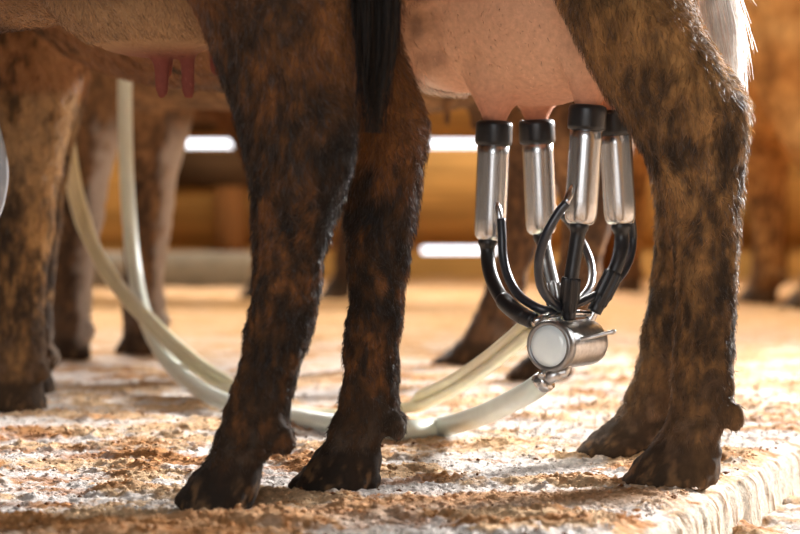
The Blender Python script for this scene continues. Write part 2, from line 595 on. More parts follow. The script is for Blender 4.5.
class Cow:
    def __init__(self, hind_mid, heading_deg, scale=1.0):
        self.o = np.array([*hind_mid, 0.0])
        h = math.radians(heading_deg)
        self.f = np.array([-math.cos(h), math.sin(h), 0])
        self.n = np.array([math.sin(h), math.cos(h), 0])
        self.s = scale
        self.yaw = math.atan2(self.f[1], self.f[0])
        self.mb = MB()
        self.hooves = []
        self.legs = []

    def at(self, f, n, z):
        return self.o + (self.f * f + self.n * n) * self.s + np.array([0, 0, z * self.s])

    def local(self, P):
        d = P - self.o
        return d @ self.f, d @ self.n, P[:, 2]

    def ringloft(self, rings, k=32):
        """rings: (f, n, z, half width, half height, tilt) along the body"""
        R = interp_rings(np.array(rings, float), len(rings) * 4)
        ph = np.arange(k) * 2 * math.pi / k
        out = []
        for f, n, zc, hw, hh, tl in R:
            c = np.cos(ph) * hw
            s = np.sin(ph) * hh
            out.append(np.stack([self.at(f - si * math.sin(tl), n + ci, zc + si * math.cos(tl)) for ci, si in zip(c, s)]))
        self.mb.grid(out)

    def trunk(self, bottoms=None, head=True):
        st = [(-.24, .98, 1.10, .06), (-.20, .84, 1.16, .14), (-.10, .70, 1.19, .21), (0.02, .63, 1.20, .24), (.25, .575, 1.18, .265), (.5, .54, 1.17, .28), (.8, .55, 1.17, .275), (1.05, .55, 1.18, .24), (1.25, .60, 1.17, .20), (1.38, .68, 1.12, .15)]
        if bottoms:
            st = [(f, bottoms.get(f, b), t, w) for f, b, t, w in st]
        self.ringloft([(f, 0, (b + t) / 2, w, (t - b) / 2, 0) for f, b, t, w in st])
        # neck and head, lowered a little
        self.ringloft([(1.20, 0, .93, .13, .22, .2), (1.40, 0, .96, .105, .17, .2), (1.60, 0, 1.02, .085, .13, .1), (1.75, 0, 1.07, .085, .11, -.2), (1.86, 0, 1.06, .09, .11, -.6)])
        self.ringloft([(1.76, 0, 1.10, .07, .07, -.9), (1.84, 0, 1.06, .095, .10, -.9), (1.93, 0, .98, .085, .09, -.9), (2.02, 0, .89, .06, .07, -.9), (2.10, 0, .81, .058, .06, -.9), (2.14, 0, .77, .04, .045, -.9)])
        for s in (-1, 1):
            self.mb.ell(self.at(1.74, s * .15, 1.09), (.025 * self.s, .10 * self.s, .045 * self.s), yaw=self.yaw)   # ears

    def tail(self, pts, r):
        self_path = catmull([self.at(*p) for p in pts], 8)
        sweep(self.mb, self_path, np.linspace(r[0], r[1], len(self_path)), 10)

    def leg(self, R, dew=9, yaw=0.0):
        add_leg(self.mb, R, yaw=yaw)
        self.legs.append(R)
        if dew:
            i = dew
            # a pair of dewclaws behind the fetlock
            for s in (-1, 1):
                c = np.array([R[i, 0] + R[i, 3] * 0.92, R[i, 1] + s * R[i, 4] * 0.45 - 0.008, R[i, 2] - 0.016])
                self.mb.ell(c, (R[i, 3] * .33, R[i, 3] * .30, R[i, 3] * .46), 8, 10)

    def build(self, name, voxel, smooth, disp, colour, mat=M_HIDE):
        me = self.mb.mesh('cow_raw')
        tmp = bpy.data.objects.new('tmp', me)
        COL.objects.link(tmp)
        m = tmp.modifiers.new('r', 'REMESH')
        m.mode = 'VOXEL'
        m.voxel_size = voxel
        m = tmp.modifiers.new('s', 'SMOOTH')
        m.iterations = smooth
        m.factor = 0.5
        dg = bpy.context.evaluated_depsgraph_get()
        body = bpy.data.meshes.new_from_object(tmp.evaluated_get(dg))
        bpy.data.objects.remove(tmp)
        bpy.data.meshes.remove(me)
        n = len(body.vertices)
        V = np.empty(n * 3, np.float32); body.vertices.foreach_get('co', V); V = V.reshape(-1, 3).astype(float)
        N = np.empty(n * 3, np.float32); body.vertex_normals.foreach_get('vector', N); N = N.reshape(-1, 3).astype(float)
        V = V + N * disp(self, V)[:, None]
        body.vertices.foreach_set('co', V.astype(np.float32).ravel())
        body.update()
        body.polygons.foreach_set('use_smooth', np.ones(len(body.polygons), bool))
        C = colour(self, V, N)
        set_col(body, C)
        body.name = 'cow'
        o = link(name, body, mat)
        self.obj, self.V, self.N, self.C = o, V, N, C
        return o

    def fur(self, count, length, region, width=0.00042, hue=0.36):
        me = self.obj.data
        me.calc_loop_triangles()
        T = np.empty(len(me.loop_triangles) * 3, np.int32)
        me.loop_triangles.foreach_get('vertices', T)
        T = T.reshape(-1, 3)
        V, N, C = self.V, self.N, self.C
        ctr = V[T].mean(1)
        ar = 0.5 * np.linalg.norm(np.cross(V[T[:, 1]] - V[T[:, 0]], V[T[:, 2]] - V[T[:, 0]]), axis=1)
        w = ar * region(self, ctr)
        w /= w.sum()
        ti = rng.choice(len(T), count, p=w)
        u = rng.random((count, 2)); sw = u.sum(1) > 1; u[sw] = 1 - u[sw]
        bc = np.stack([1 - u.sum(1), u[:, 0], u[:, 1]], -1)[..., None]
        P = (V[T[ti]] * bc).sum(1)
        Nn = (N[T[ti]] * bc).sum(1); Nn /= np.linalg.norm(Nn, axis=1)[:, None] + 1e-9
        Cc = (C[T[ti]] * bc).sum(1)
        # combed downward and a little backward, in swirling tufts
        g = np.array([0.12, -0.05, -1.0])[None] + 0.9 * np.stack([fbm(P * 28, 2, s) for s in (81, 82, 83)], -1) + 0.35 * rng.normal(size=(count, 3))
        g = g - Nn * (g * Nn).sum(1)[:, None]
        g /= np.linalg.norm(g, axis=1)[:, None] + 1e-9
        L = length(self, P) * (0.6 + 0.8 * rng.random(count))
        lift = (0.18 + 0.3 * rng.random(count))[:, None]
        d0 = g * 0.8 + Nn * lift * 1.3
        d0 /= np.linalg.norm(d0, axis=1)[:, None]
        d1 = g + Nn * lift * 0.35
        d1 /= np.linalg.norm(d1, axis=1)[:, None]
        p0 = P - Nn * 0.0008
        p1 = p0 + d0 * (L * 0.5)[:, None]
        p2 = p1 + d1 * (L * 0.5)[:, None]
        side = np.cross(d0, Nn + 0.7 * rng.normal(size=(count, 3)))
        side /= np.linalg.norm(side, axis=1)[:, None] + 1e-9
        wd = (width * (0.6 + 0.8 * rng.random(count)))[:, None]
        Vv = np.stack([p0 - side * wd, p0 + side * wd, p1 - side * wd * .7, p1 + side * wd * .7, p2], 1)
        base = np.arange(count)[:, None] * 5
        Q = base + np.array([[0, 1, 3, 2]])
        Tt = base + np.array([[2, 3, 4]])
        fm = mesh_np('fur', Vv.reshape(-1, 3), [Q, Tt])
        k = (1 + hue * rng.normal(size=count))[:, None].clip(0.4, 1.9)
        set_col(fm, np.repeat(Cc * k, 5, 0).clip(0, 1))
        f = link('fur', fm, M_FUR, self.obj)
        tag(f, kind='stuff')
        return f


def strands(name, path, spread, count, width, cols, parent, mat=None, jitter=0.02):
    """a bundle of hair hanging along a path; spread gives its half width along the path"""
    path = np.asarray(path, float)
    m = len(path)
    T, A, B = frames(path)
    Vv, Q, Tt, CC = [], [], [], []
    nseg = 9
    n0 = 0
    for i in range(count):
        t0 = random.random() ** 1.5 * 0.6
        t1 = min(1.0, t0 + 0.35 + random.random() * 0.4)
        a, r = random.random() * 6.283, math.sqrt(random.random())
        fr = random.gauss(0, 1) * jitter, random.gauss(0, 1) * jitter
        pts = []
        for j in range(nseg):
            u = j / (nseg - 1)
            t = (t0 + (t1 - t0) * u) * (m - 1)
            q = int(min(t, m - 2)); w = t - q
            c = path[q] * (1 - w) + path[q + 1] * w
            s = np.interp(t / (m - 1), np.linspace(0, 1, len(spread)), spread)
            p = c + A[q] * (math.cos(a) * r * s + fr[0] * u * u) + B[q] * (math.sin(a) * r * s + fr[1] * u * u)
            pts.append(p)
        pts = np.array(pts)
        d = np.gradient(pts, axis=0)
        sd = np.cross(d, [random.gauss(0, 1), random.gauss(0, 1), random.gauss(0, .3)])
        sd /= np.linalg.norm(sd, axis=1)[:, None] + 1e-9
        w = width * (0.7 + 0.6 * random.random()) * np.linspace(1, 0.25, nseg)[:, None]
        rows = np.stack([pts - sd * w, pts + sd * w], 1).reshape(-1, 3)
        Vv.append(rows)
        for j in range(nseg - 1):
            b = n0 + j * 2
            Q.append((b, b + 1, b + 3, b + 2))
        n0 += nseg * 2
        c = cols[random.randrange(len(cols))] * random.uniform(0.75, 1.25)
        CC.append(np.repeat(c[None], nseg * 2, 0))
    me = mesh_np(name, np.concatenate(Vv), [np.array(Q)])
    set_col(me, np.concatenate(CC).clip(0, 1))
    return link(name, me, mat or M_FUR, parent)


def lerp(a, b, w):
    w = np.asarray(w)[:, None]
    return a * (1 - w) + b * w


def hide_colour(light, mid, dark, black, leglow, seed, udder=None, hoofc=srgb(44, 36, 29), bias=0.0):
    def fn(cow, V, N):
        f, n, z = cow.local(V)
        s = cow.s
        n1 = fbm(V * 7, 3, seed)
        n2 = fbm(V * [38, 38, 24], 4, seed + 5)
        n3 = fbm(V * [90, 90, 55], 3, seed + 9)
        C = lerp(np.repeat(light[None], len(V), 0), mid[None], sstep(-.35, .35, n1 + .5 * n2))
        low = sstep(0.72, 0.30, z / s)                       # legs darker towards the ground
        n4 = fbm(V * [17, 17, 7], 4, seed + 13)
        n5 = fbm(V * [190, 190, 60], 2, seed + 17)
        C = lerp(C, dark[None], np.clip(sstep(-.7, .7, .45 * n2 + .6 * n3 + .55 * n5 + .6 * n4 + .08 + .25 * low + bias) * (.5 + .45 * low), 0, 1))
        C = lerp(C, black[None], np.clip(sstep(-.45, .85, .45 * n2 + .6 * n3 + .55 * n5 + .7 * n4 - .1 + .14 * low + bias) * (.5 + .4 * low), 0, 1))
        C = lerp(C, leglow[None], sstep(.17, .05, z / s) * (.45 + .4 * np.clip(n2 + .5, 0, 1)))
        C = lerp(C, (leglow * 1.9 + .01)[None], sstep(.17, .05, z / s) * sstep(.05, .4, n3 + .4 * n2) * .7)
        C = lerp(C, hoofc[None], sstep(.056, .040, z / s) * (0.75 - .35 * np.clip(n2 + n3, 0, 1)))
        C = lerp(C, srgb(150, 112, 74)[None], sstep(.045, .008, z) * sstep(.0, .5, n3 + .7 * n5) * .5)
        if udder is not None:
            C = udder(cow, V, N, C, n2, n3)
        return C
    return fn


def std_disp(amp=0.003):
    def fn(cow, V):
        low = sstep(0.6, 0.15, V[:, 2])
        return amp * fbm(V * 30, 3, 91) * (.5 + low) + amp * 0.9 * fbm(V * 85, 3, 95) * (.25 + 1.2 * low) - 0.0005
    return fn


# ---- the cow being milked
A = Cow((0.32, 3.17), 45)
A.trunk({-.10: .74, 0.02: .66, .25: .565, .5: .525, .8: .52, 1.05: .545})
RA1 = legprof(A_NEAR, 3.0, 0.78, bmax=.085)
RA1[:8, 4] = np.maximum(RA1[:8, 4], 0.043)
A.leg(RA1)
RA2 = legprof(A_FAR, 3.33, 0.78, bmax=.085)
RA2[:, 1] = np.where(RA2[:, 2] > .55, RA2[:, 1] - .02, RA2[:, 1])
A.leg(RA2)
RA3 = legprof(A_FRONT, 4.0, 0.8, bmax=.075)
A.leg(RA3, 6)
RA4 = RA3.copy(); RA4[:, 0] -= 0.03; RA4[:, 1] += 0.30
A.leg(RA4, 6)
# udder with four quarters and teats inside the cups
CUPS = [  # top of liner head, bottom of shell, depth, head half-height handled below
    dict(top=(494.5, 121.5), bot=(489.5, 240), Y=3.28),
    dict(top=(536.5, 120.5), bot=(541.5, 234), Y=3.36),
    dict(top=(588.0, 105.5), bot=(580.0, 224), Y=3.17),
    dict(top=(614.0, 111.0), bot=(620.5, 224), Y=3.25)]
A.mb.ell(A.at(.18, 0.0, .688), (.24, .155, .21), 16, 22, yaw=A.yaw)
A.mb.ell(A.at(.40, 0.0, .607), (.24, .16, .092), 14, 20, yaw=A.yaw)
for i, c in enumerate(CUPS):
    t = W(*c['top'], c['Y'])
    if i == 0: A.mb.ell(W(461, 62, 3.36), (.085, .075, .044), 14, 18)
    A.mb.ell(t + [.006, .006, .10], (.055, .055, .088), 12, 16)
    ax = W(*c['bot'], c['Y']) - t
    ax /= np.linalg.norm(ax)
    lathe(A.mb, t - ax * .05, ax, [(-.02, .05), (0, .040), (.022, .030), (.040, .021), (.052, .0165), (.085, .0145), (.10, .008)], 16)
A.tail([(-.22, 0, 1.10), (-.27, 0, 1.05), (-.27, 0.01, .9), (-.20, .02, .78), (-.125, .03, .66), (-.10, .035, .56), (-.1, .03, .50)], (.022, .009))


def udderA(cow, V, N, C, n2, n3):
    f, n, z = cow.local(V)
    pink = srgb(216, 170, 138); rose = srgb(196, 134, 106)
    d = ((f - .16) / .27) ** 2 + (n / .17) ** 2 + ((z - .60) / .19) ** 2
    inleg = np.zeros(len(V))
    for R in (RA1, RA2):
        cx = np.interp(z, R[::-1, 2] if R[0, 2] > R[-1, 2] else R[:, 2], R[::-1, 0] if R[0, 2] > R[-1, 2] else R[:, 0])
        cy = np.interp(z, R[:, 2], R[:, 1]); aa = np.interp(z, R[:, 2], R[:, 3]); bb = np.interp(z, R[:, 2], R[:, 4])
        q = ((V[:, 0] - cx) / (aa * 1.12)) ** 2 + ((V[:, 1] - cy) / (bb * 1.15 + .004)) ** 2
        inleg = np.maximum(inleg, sstep(1.25, .95, q))
    w = sstep(1.3, .8, d + .1 * n2) * (1 - inleg) * sstep(.42, .44, z)
    C = lerp(C, lerp(np.repeat(pink[None], len(V), 0), rose[None], sstep(.53, .46, z) * .9 + .15 * np.clip(n2, 0, 1)), w)
    # brown freckled belly ahead of the udder
    b = sstep(.34, .5, f + .1 * n2) * sstep(.50, .54, z) * (1 - inleg)
    C = lerp(C, srgb(172, 140, 102)[None], .5 * sstep(.28, .46, z) * sstep(.9, 1.0, f) * sstep(.66, .60, z) * sstep(.35, -.1, n2 + .4 * n3))
    fr = sstep(.20, .50, f + .30 * fbm(V * 12, 3, 131) + .10 * n2) * w
    C = lerp(C, lerp(np.repeat(srgb(140, 98, 64)[None], len(V), 0), srgb(84, 58, 38)[None], sstep(.0, .4, n2 + .5 * n3)), fr * .8)
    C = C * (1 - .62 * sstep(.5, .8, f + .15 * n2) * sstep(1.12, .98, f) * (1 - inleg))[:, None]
    C = lerp(C, srgb(235, 226, 214)[None], sstep(.28, .34, f) * sstep(.64, .54, f) * sstep(.53, .508, z) * (1 - inleg) * .8)
    C = lerp(C, lerp(np.repeat(srgb(150, 100, 62)[None], len(V), 0), srgb(70, 46, 28)[None], sstep(.1, .5, n2 + .5 * n3)), b * .6 * sstep(.515, .535, z))
    return C


A.build('cow', 0.0050, 5, std_disp(0.0032), hide_colour(srgb(180, 136, 84), srgb(146, 106, 62), srgb(80, 59, 38), srgb(34, 27, 21), srgb(82, 62, 44), 101, udderA))
tag(A.obj, 'light brown cow with pink udder wearing the four steel milking cups', 'cow')


def furlenA(cow, P):
    f, n, z = cow.local(P)
    L = np.where(z < .3, .0085, .0135)
    ud = ((f - .16) / .27) ** 2 + (n / .17) ** 2 + ((z - .60) / .19) ** 2
    L = np.where((ud < 1.0), .007, L)
    L = np.where((f > .3) & (z < .58) & (z > .48), .02, L)
    return L


def furregA(cow, P):
    f, n, z = cow.local(P)
    w = np.where((z < .86) & (z > .045), 1.0, 0.0)
    ud = ((f - .16) / .25) ** 2 + (n / .16) ** 2 + ((z - .58) / .19) ** 2
    w = np.where(ud < 1.1, w * .10, w)
    w = np.where((f > .32) & (f < .62) & (z < .54) & (z > .46), 2.5, w)
    w = np.where(z < .15, w * .5, w)
    w = np.where((P[:, 0] / P[:, 1] > -.21) & (P[:, 0] / P[:, 1] < .2), w, w * .02)
    w = np.where(f > .7, w * .35, w)
    w = np.where((z > .43) & (z < .50) & (ud < 1.6), w * .1, w)
    return w


A.fur(170000, furlenA, furregA)
TA = catmull([A.at(-.27, 0.0, .92), A.at(-.21, .015, .78), W(716, -30, 3.10), W(718, 0, 3.10), W(724, 35, 3.10), W(728, 75, 3.10), W(728, 110, 3.1)], 8)
o = strands('tail_switch', TA, (.008, .014, .02, .024, .024, .018, .006), 1600, .0008, [srgb(250, 236, 228), srgb(246, 244, 240), srgb(255, 254, 252)], A.obj, M_WTAIL, jitter=.010)
o['label'] = 'white tail hair'

# ---- the cow standing in front of it
B = Cow((-0.14, 2.84), 41)
B.trunk({-.10: .74, .02: .68, .25: .60, .5: .575, .8: .57, 1.05: .58})
RB1 = legprof(B_NEAR, 2.754, 0.76, bmax=.085)
RB1[:8, 4] = np.maximum(RB1[:8, 4], 0.042)
B.leg(RB1)
RB2 = legprof(B_FAR, 2.926, 0.76, bmax=.075)
B.leg(RB2)
p = B.at(1.22, -.12, 0); B.leg(place_leg(FRONT, p[0], p[1]), 6)
p = B.at(1.27, .12, 0); B.leg(place_leg(FRONT, p[0], p[1]), 6)
B.mb.ell(B.at(.20, -.01, .665), (.20, .135, .14), 14, 20, yaw=B.yaw)
for (px, py, L) in ((161, 45, .050), (187, 45, .050)):
    t = W(px, py, 2.95)
    lathe(B.mb, t + [0, 0, .02], (0.02, 0, -1), [(0, .013), (.02, .0106), (.05, .0104), (.074, .0094), (.086, .006)], 14)
for f, n in ((.16, -.07), (.25, -.07)):
    t = B.at(f, n + .12, .56)
    lathe(B.mb, t, (0, 0, -1), [(0, .018), (.02, .011), (.045, .010), (.058, .005)], 14)
B.tail([(-.2, 0, 1.12), (-.26, -.01, 1.08), (-.27, -.02, .95), (-.22, -.02, .8), (-.175, -.02, .66), (-.165, -.02, .58)], (.022, .009))


def udderB(cow, V, N, C, n2, n3):
    f, n, z = cow.local(V)
    d = ((f - .24) / .24) ** 2 + (n / .20) ** 2 + ((z - .63) / .17) ** 2
    q = np.zeros(len(V))
    for R in (RB1, RB2):
        cx = np.interp(z, R[:, 2], R[:, 0]); cy = np.interp(z, R[:, 2], R[:, 1]); aa = np.interp(z, R[:, 2], R[:, 3]); bb = np.interp(z, R[:, 2], R[:, 4])
        q = np.maximum(q, sstep(1.3, .95, ((V[:, 0] - cx) / (aa * 1.1)) ** 2 + ((V[:, 1] - cy) / (bb * 1.15 + .004)) ** 2))
    w = sstep(1.4, .8, d) * (1 - q)
    # the back of the near thigh and the inner side of the far one are a lighter rust
    cx = np.interp(z, RB1[:, 2], RB1[:, 0]); aa = np.interp(z, RB1[:, 2], RB1[:, 3]); cy = np.interp(z, RB1[:, 2], RB1[:, 1])
    rust = sstep(.35, .75, (V[:, 0] - cx) / aa + .5 * n2) * (np.abs(V[:, 1] - cy) < .09) * sstep(.42, .52, z)
    far = (V[:, 1] > cy + .10) * (f < .12) * sstep(.36, .46, z + .08 * n2)
    C = lerp(C, srgb(160, 106, 58)[None], np.clip(rust * .6 + far * .42, 0, .7))
    C = lerp(C, lerp(np.repeat(srgb(140, 104, 66)[None], len(V), 0), srgb(176, 138, 98)[None], sstep(.62, .56, z)), w * .85)
    t = sstep(.545, .52, z) * (f < .34) * (f > .08) * (z > .42) * (1 - q)
    return lerp(C, srgb(120, 62, 50)[None], t)


B.build('cow', 0.0050, 5, std_disp(0.0034), hide_colour(srgb(146, 92, 46), srgb(106, 69, 36), srgb(50, 35, 21), srgb(24, 19, 14), srgb(54, 42, 31), 211, udderB, srgb(34, 28, 23), .16))
tag(B.obj, 'dark brown cow standing nearest, black tail hanging over its muddy hind legs', 'cow')


def furlenB(cow, P):
    f, n, z = cow.local(P)
    L = np.where(z < .3, .0085, .0135)
    return np.where((z < .62) & (f > .1), .009, L)


def furregB(cow, P):
    f, n, z = cow.local(P)
    w = np.where((z < .72) & (z > .045), 1.0, 0.0)
    w = np.where((z < .545) & (z > .42) & (f > .1) & (f < .34), 0.02, w)
    w = np.where(z < .13, w * .45, w)
    r = P[:, 0] / P[:, 1]
    return np.where((r > -.2) & (r < .05), w, w * .01)


B.fur(120000, furlenB, furregB)
TB = catmull([B.at(-.27, -.02, .95), B.at(-.22, -.02, .8), W(374, -40, 2.715), W(376, 0, 2.715), W(376, 50, 2.715), W(374, 95, 2.715), W(373, 133, 2.715)], 8)
o = strands('tail_switch', TB, (.012, .02, .027, .029, .024, .014, .003), 1100, .0006, [srgb(18, 14, 12), srgb(24, 19, 15), srgb(12, 10, 9), srgb(50, 36, 24)], B.obj, M_TAIL, jitter=.008)
o['label'] = 'black tail hair'

# ---- cows further back
def back_cow(hm, head, legs, scale, cols, seed, label, slim=.92, fslim=1.0, rim_paint=None):
    c = Cow(hm, head, scale)
    c.trunk()
    for kind, x, y, lean in legs:
        c.leg(place_leg(HIND if kind == 'h' else FRONT, x, y, scale, lean, slim=slim if kind == 'h' else fslim), 9 if kind == 'h' else 6)
    c.mb.ell(c.at(.2, 0, .68), (.2 * scale, .13 * scale, .15 * scale), yaw=c.yaw)
    for f in (.13, .25):
        for n in (-.06, .06):
            lathe(c.mb, c.at(f, n, .58), (0, 0, -1), [(0, .02 * scale), (.03, .012), (.07, .010), (.085, .005)], 12)
    c.tail([(-.2, 0, 1.12), (-.26, 0, 1.08), (-.28, 0, .95), (-.25, 0, .75), (-.23, 0, .58)], (.022, .012))
    c.build('cow', 0.010, 5, std_disp(.004), hide_colour(*cols, seed, rim_paint))
    tag(c.obj, label, 'cow')
    T = catmull([c.at(-.28, 0, .9), c.at(-.25, 0, .72), c.at(-.235, 0, .55), c.at(-.235, 0, .42)], 6)
    o = strands('tail_switch', T, (.01, .025, .03, .008), 160, .002, [srgb(60, 44, 32), srgb(90, 66, 44)], c.obj, jitter=.008)
    return c


colD = (srgb(158, 120, 82), srgb(126, 92, 60), srgb(88, 66, 48), srgb(44, 34, 28), srgb(78, 66, 58))


def leg_rim_paint(cow, V, N, C, n2, n3):  # cool rim light painted as pale colour on the front legs' right side
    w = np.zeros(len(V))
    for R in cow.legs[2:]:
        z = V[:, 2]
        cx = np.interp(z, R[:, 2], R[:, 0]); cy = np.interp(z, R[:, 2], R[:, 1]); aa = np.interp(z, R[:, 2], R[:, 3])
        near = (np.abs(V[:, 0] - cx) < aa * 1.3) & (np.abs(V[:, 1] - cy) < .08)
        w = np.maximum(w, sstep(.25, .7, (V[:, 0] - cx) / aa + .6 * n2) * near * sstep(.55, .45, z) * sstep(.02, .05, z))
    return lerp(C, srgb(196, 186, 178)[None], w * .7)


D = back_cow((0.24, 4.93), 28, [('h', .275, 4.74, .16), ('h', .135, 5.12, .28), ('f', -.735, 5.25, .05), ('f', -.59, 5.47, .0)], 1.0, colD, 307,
             'brown cow in the middle distance behind the milking cups, hind hoof beside the claw', 1.15, 1.15, leg_rim_paint)
colG = (srgb(110, 72, 42), srgb(84, 54, 32), srgb(60, 40, 26), srgb(30, 24, 20), srgb(48, 38, 32))
G = back_cow((-.36, 8.62), 20, [('h', -.235, 8.55, .0), ('h', -.52, 8.66, .0), ('f', -1.62, 9.0, 0), ('f', -1.5, 9.25, 0)], 1.14, colG, 401,
             'dark cow farthest back, seen between the legs of the front cow')
colF = (srgb(214, 164, 102), srgb(190, 138, 80), srgb(140, 98, 58), srgb(52, 38, 28), srgb(76, 56, 40))
Fc = back_cow((1.28, 7.85), 68, [('h', 1.30, 7.75, .12), ('h', 1.20, 8.1, -.02), ('f', .86, 9.05, 0), ('f', 1.06, 9.12, 0)], 1.05, colF, 503,
              'orange brown cow standing at the right edge in the background', 1.3)

# ------------------------------------------------------------------ milking cluster
root = bpy.data.objects.new('milking_cluster', None)
COL.objects.link(root)
root.location = W(570, 372, 3.18)
bpy.context.view_layer.update()
tag(root, 'steel milking cluster with four cups hanging from the pink udder', 'milking machine')

# claw: a steel drum lying along an axis, milky glass at its front
c0 = W(549.5, 346, 3.15)
axis = np.array([.56, .83, 0.0]); axis /= np.linalg.norm(axis)
R0 = 0.0315
mb = MB()
lathe(mb, c0, axis, [(0.004, R0 * .9), (0.004, R0 * .985), (.010, R0), (.09, R0 * .995), (.102, R0 * .965), (.110, R0 * .84), (.1125, R0 * .5)], 48)
claw = link('claw', mb.mesh('claw'), M_STEEL2, root)
mb = MB()
lathe(mb, c0, axis, [(.012, R0 * 1.0), (.012, R0 * 1.07), (.004, R0 * 1.09), (-.002, R0 * 1.07), (-.004, R0 * 1.0), (-.003, R0 * .88), (.003, R0 * .86)], 48)
link('cover_ring', mb.mesh('cover_ring'), M_RING, claw)
mb = MB()
lathe(mb, c0, axis, [(.002, R0 * .88), (-.002, R0 * .86), (-.005, R0 * .6), (-.006, R0 * .25), (-.0062, .002)], 40)
tag(link('glass_cover', mb.mesh('glass_cover'), M_MILK, claw), 'milky white glass end of the claw')
# side hook and outlet
mb = MB()
sweep(mb, catmull([W(581, 339, 3.155), W(592, 337, 3.15), W(606, 333.5, 3.15), W(616, 331, 3.15)], 5), np.array([.0028] * 13 + [.0035, .0032, .0022]), 10)
link('hook_handle', mb.mesh('hook_handle'), M_STEEL2, claw)
mb = MB()
sweep(mb, catmull([W(566, 363, 3.17), W(562, 372, 3.165), W(553, 376, 3.16), W(541, 383, 3.17)], 6), .0085, 16)
sweep(mb, catmull([W(553, 374.5, 3.16), W(562, 373, 3.16), W(566, 372, 3.16)], 4), .007, 12)
link('outlet_pipe', mb.mesh('outlet_pipe'), M_STEEL2, claw)
mb = MB()
sweep(mb, [W(548, 379, 3.163), W(545, 381, 3.165), W(541.5, 383, 3.167), W(538.5, 384.5, 3.17)], [.0142, .0148, .0148, .0142], 20)
mb.box(W(540, 375, 3.15) - [.002, .004, .003], W(544, 372, 3.15) + [.002, .004, .002])
link('hose_clamp', mb.mesh('hose_clamp'), M_STEEL, claw)

TUBES = [
    [(487.5, 238, 3.28), (487.5, 252, 3.28), (489, 268, 3.27), (494, 284, 3.25), (504, 301, 3.22), (518, 313, 3.19), (533, 321, 3.175)],
    [(541.5, 232, 3.36), (545, 250, 3.34), (549, 270, 3.29), (553, 288, 3.25), (556, 304, 3.215), (558, 317, 3.205)],
    [(579.5, 222, 3.17), (577, 240, 3.17), (574, 260, 3.17), (571, 280, 3.17), (569.5, 298, 3.175), (568, 318, 3.185)],
    [(620.5, 222, 3.25), (621.5, 240, 3.25), (619, 258, 3.24), (613, 274, 3.235), (604, 293, 3.232), (594, 312, 3.232)]]
SLEEVES = [None, (550.5, 278), (None, 283), (None, 281)]
PULSE = [
    [(501, 219, 3.245), (502, 235, 3.24), (503, 256, 3.235), (508, 277, 3.225), (518, 294, 3.21), (532, 305, 3.195), (546, 310.5, 3.19), (560, 311, 3.20)],
    [(556, 210, 3.39), (569, 222, 3.40), (583, 244, 3.36), (591, 265, 3.33), (591, 284, 3.29), (582, 298, 3.26), (570, 307, 3.225)],
    [(566.5, 203, 3.125), (559, 212, 3.125), (548, 231, 3.125), (541, 250, 3.13), (538.5, 268, 3.135), (541, 286, 3.145), (549, 299, 3.16), (560, 308, 3.185)],
    [(631, 215, 3.29), (633, 238, 3.30), (629, 261, 3.29), (619, 278, 3.27), (604, 290, 3.245), (588, 299, 3.22), (570, 307, 3.20)]]
NIP = [((500.5, 224), (497, 202), 3.246, 3.252), ((555, 214), (551, 200), 3.39, 3.375), ((566, 204), (573, 185), 3.125, 3.138), ((631, 222), (629, 206), 3.285, 3.272)]

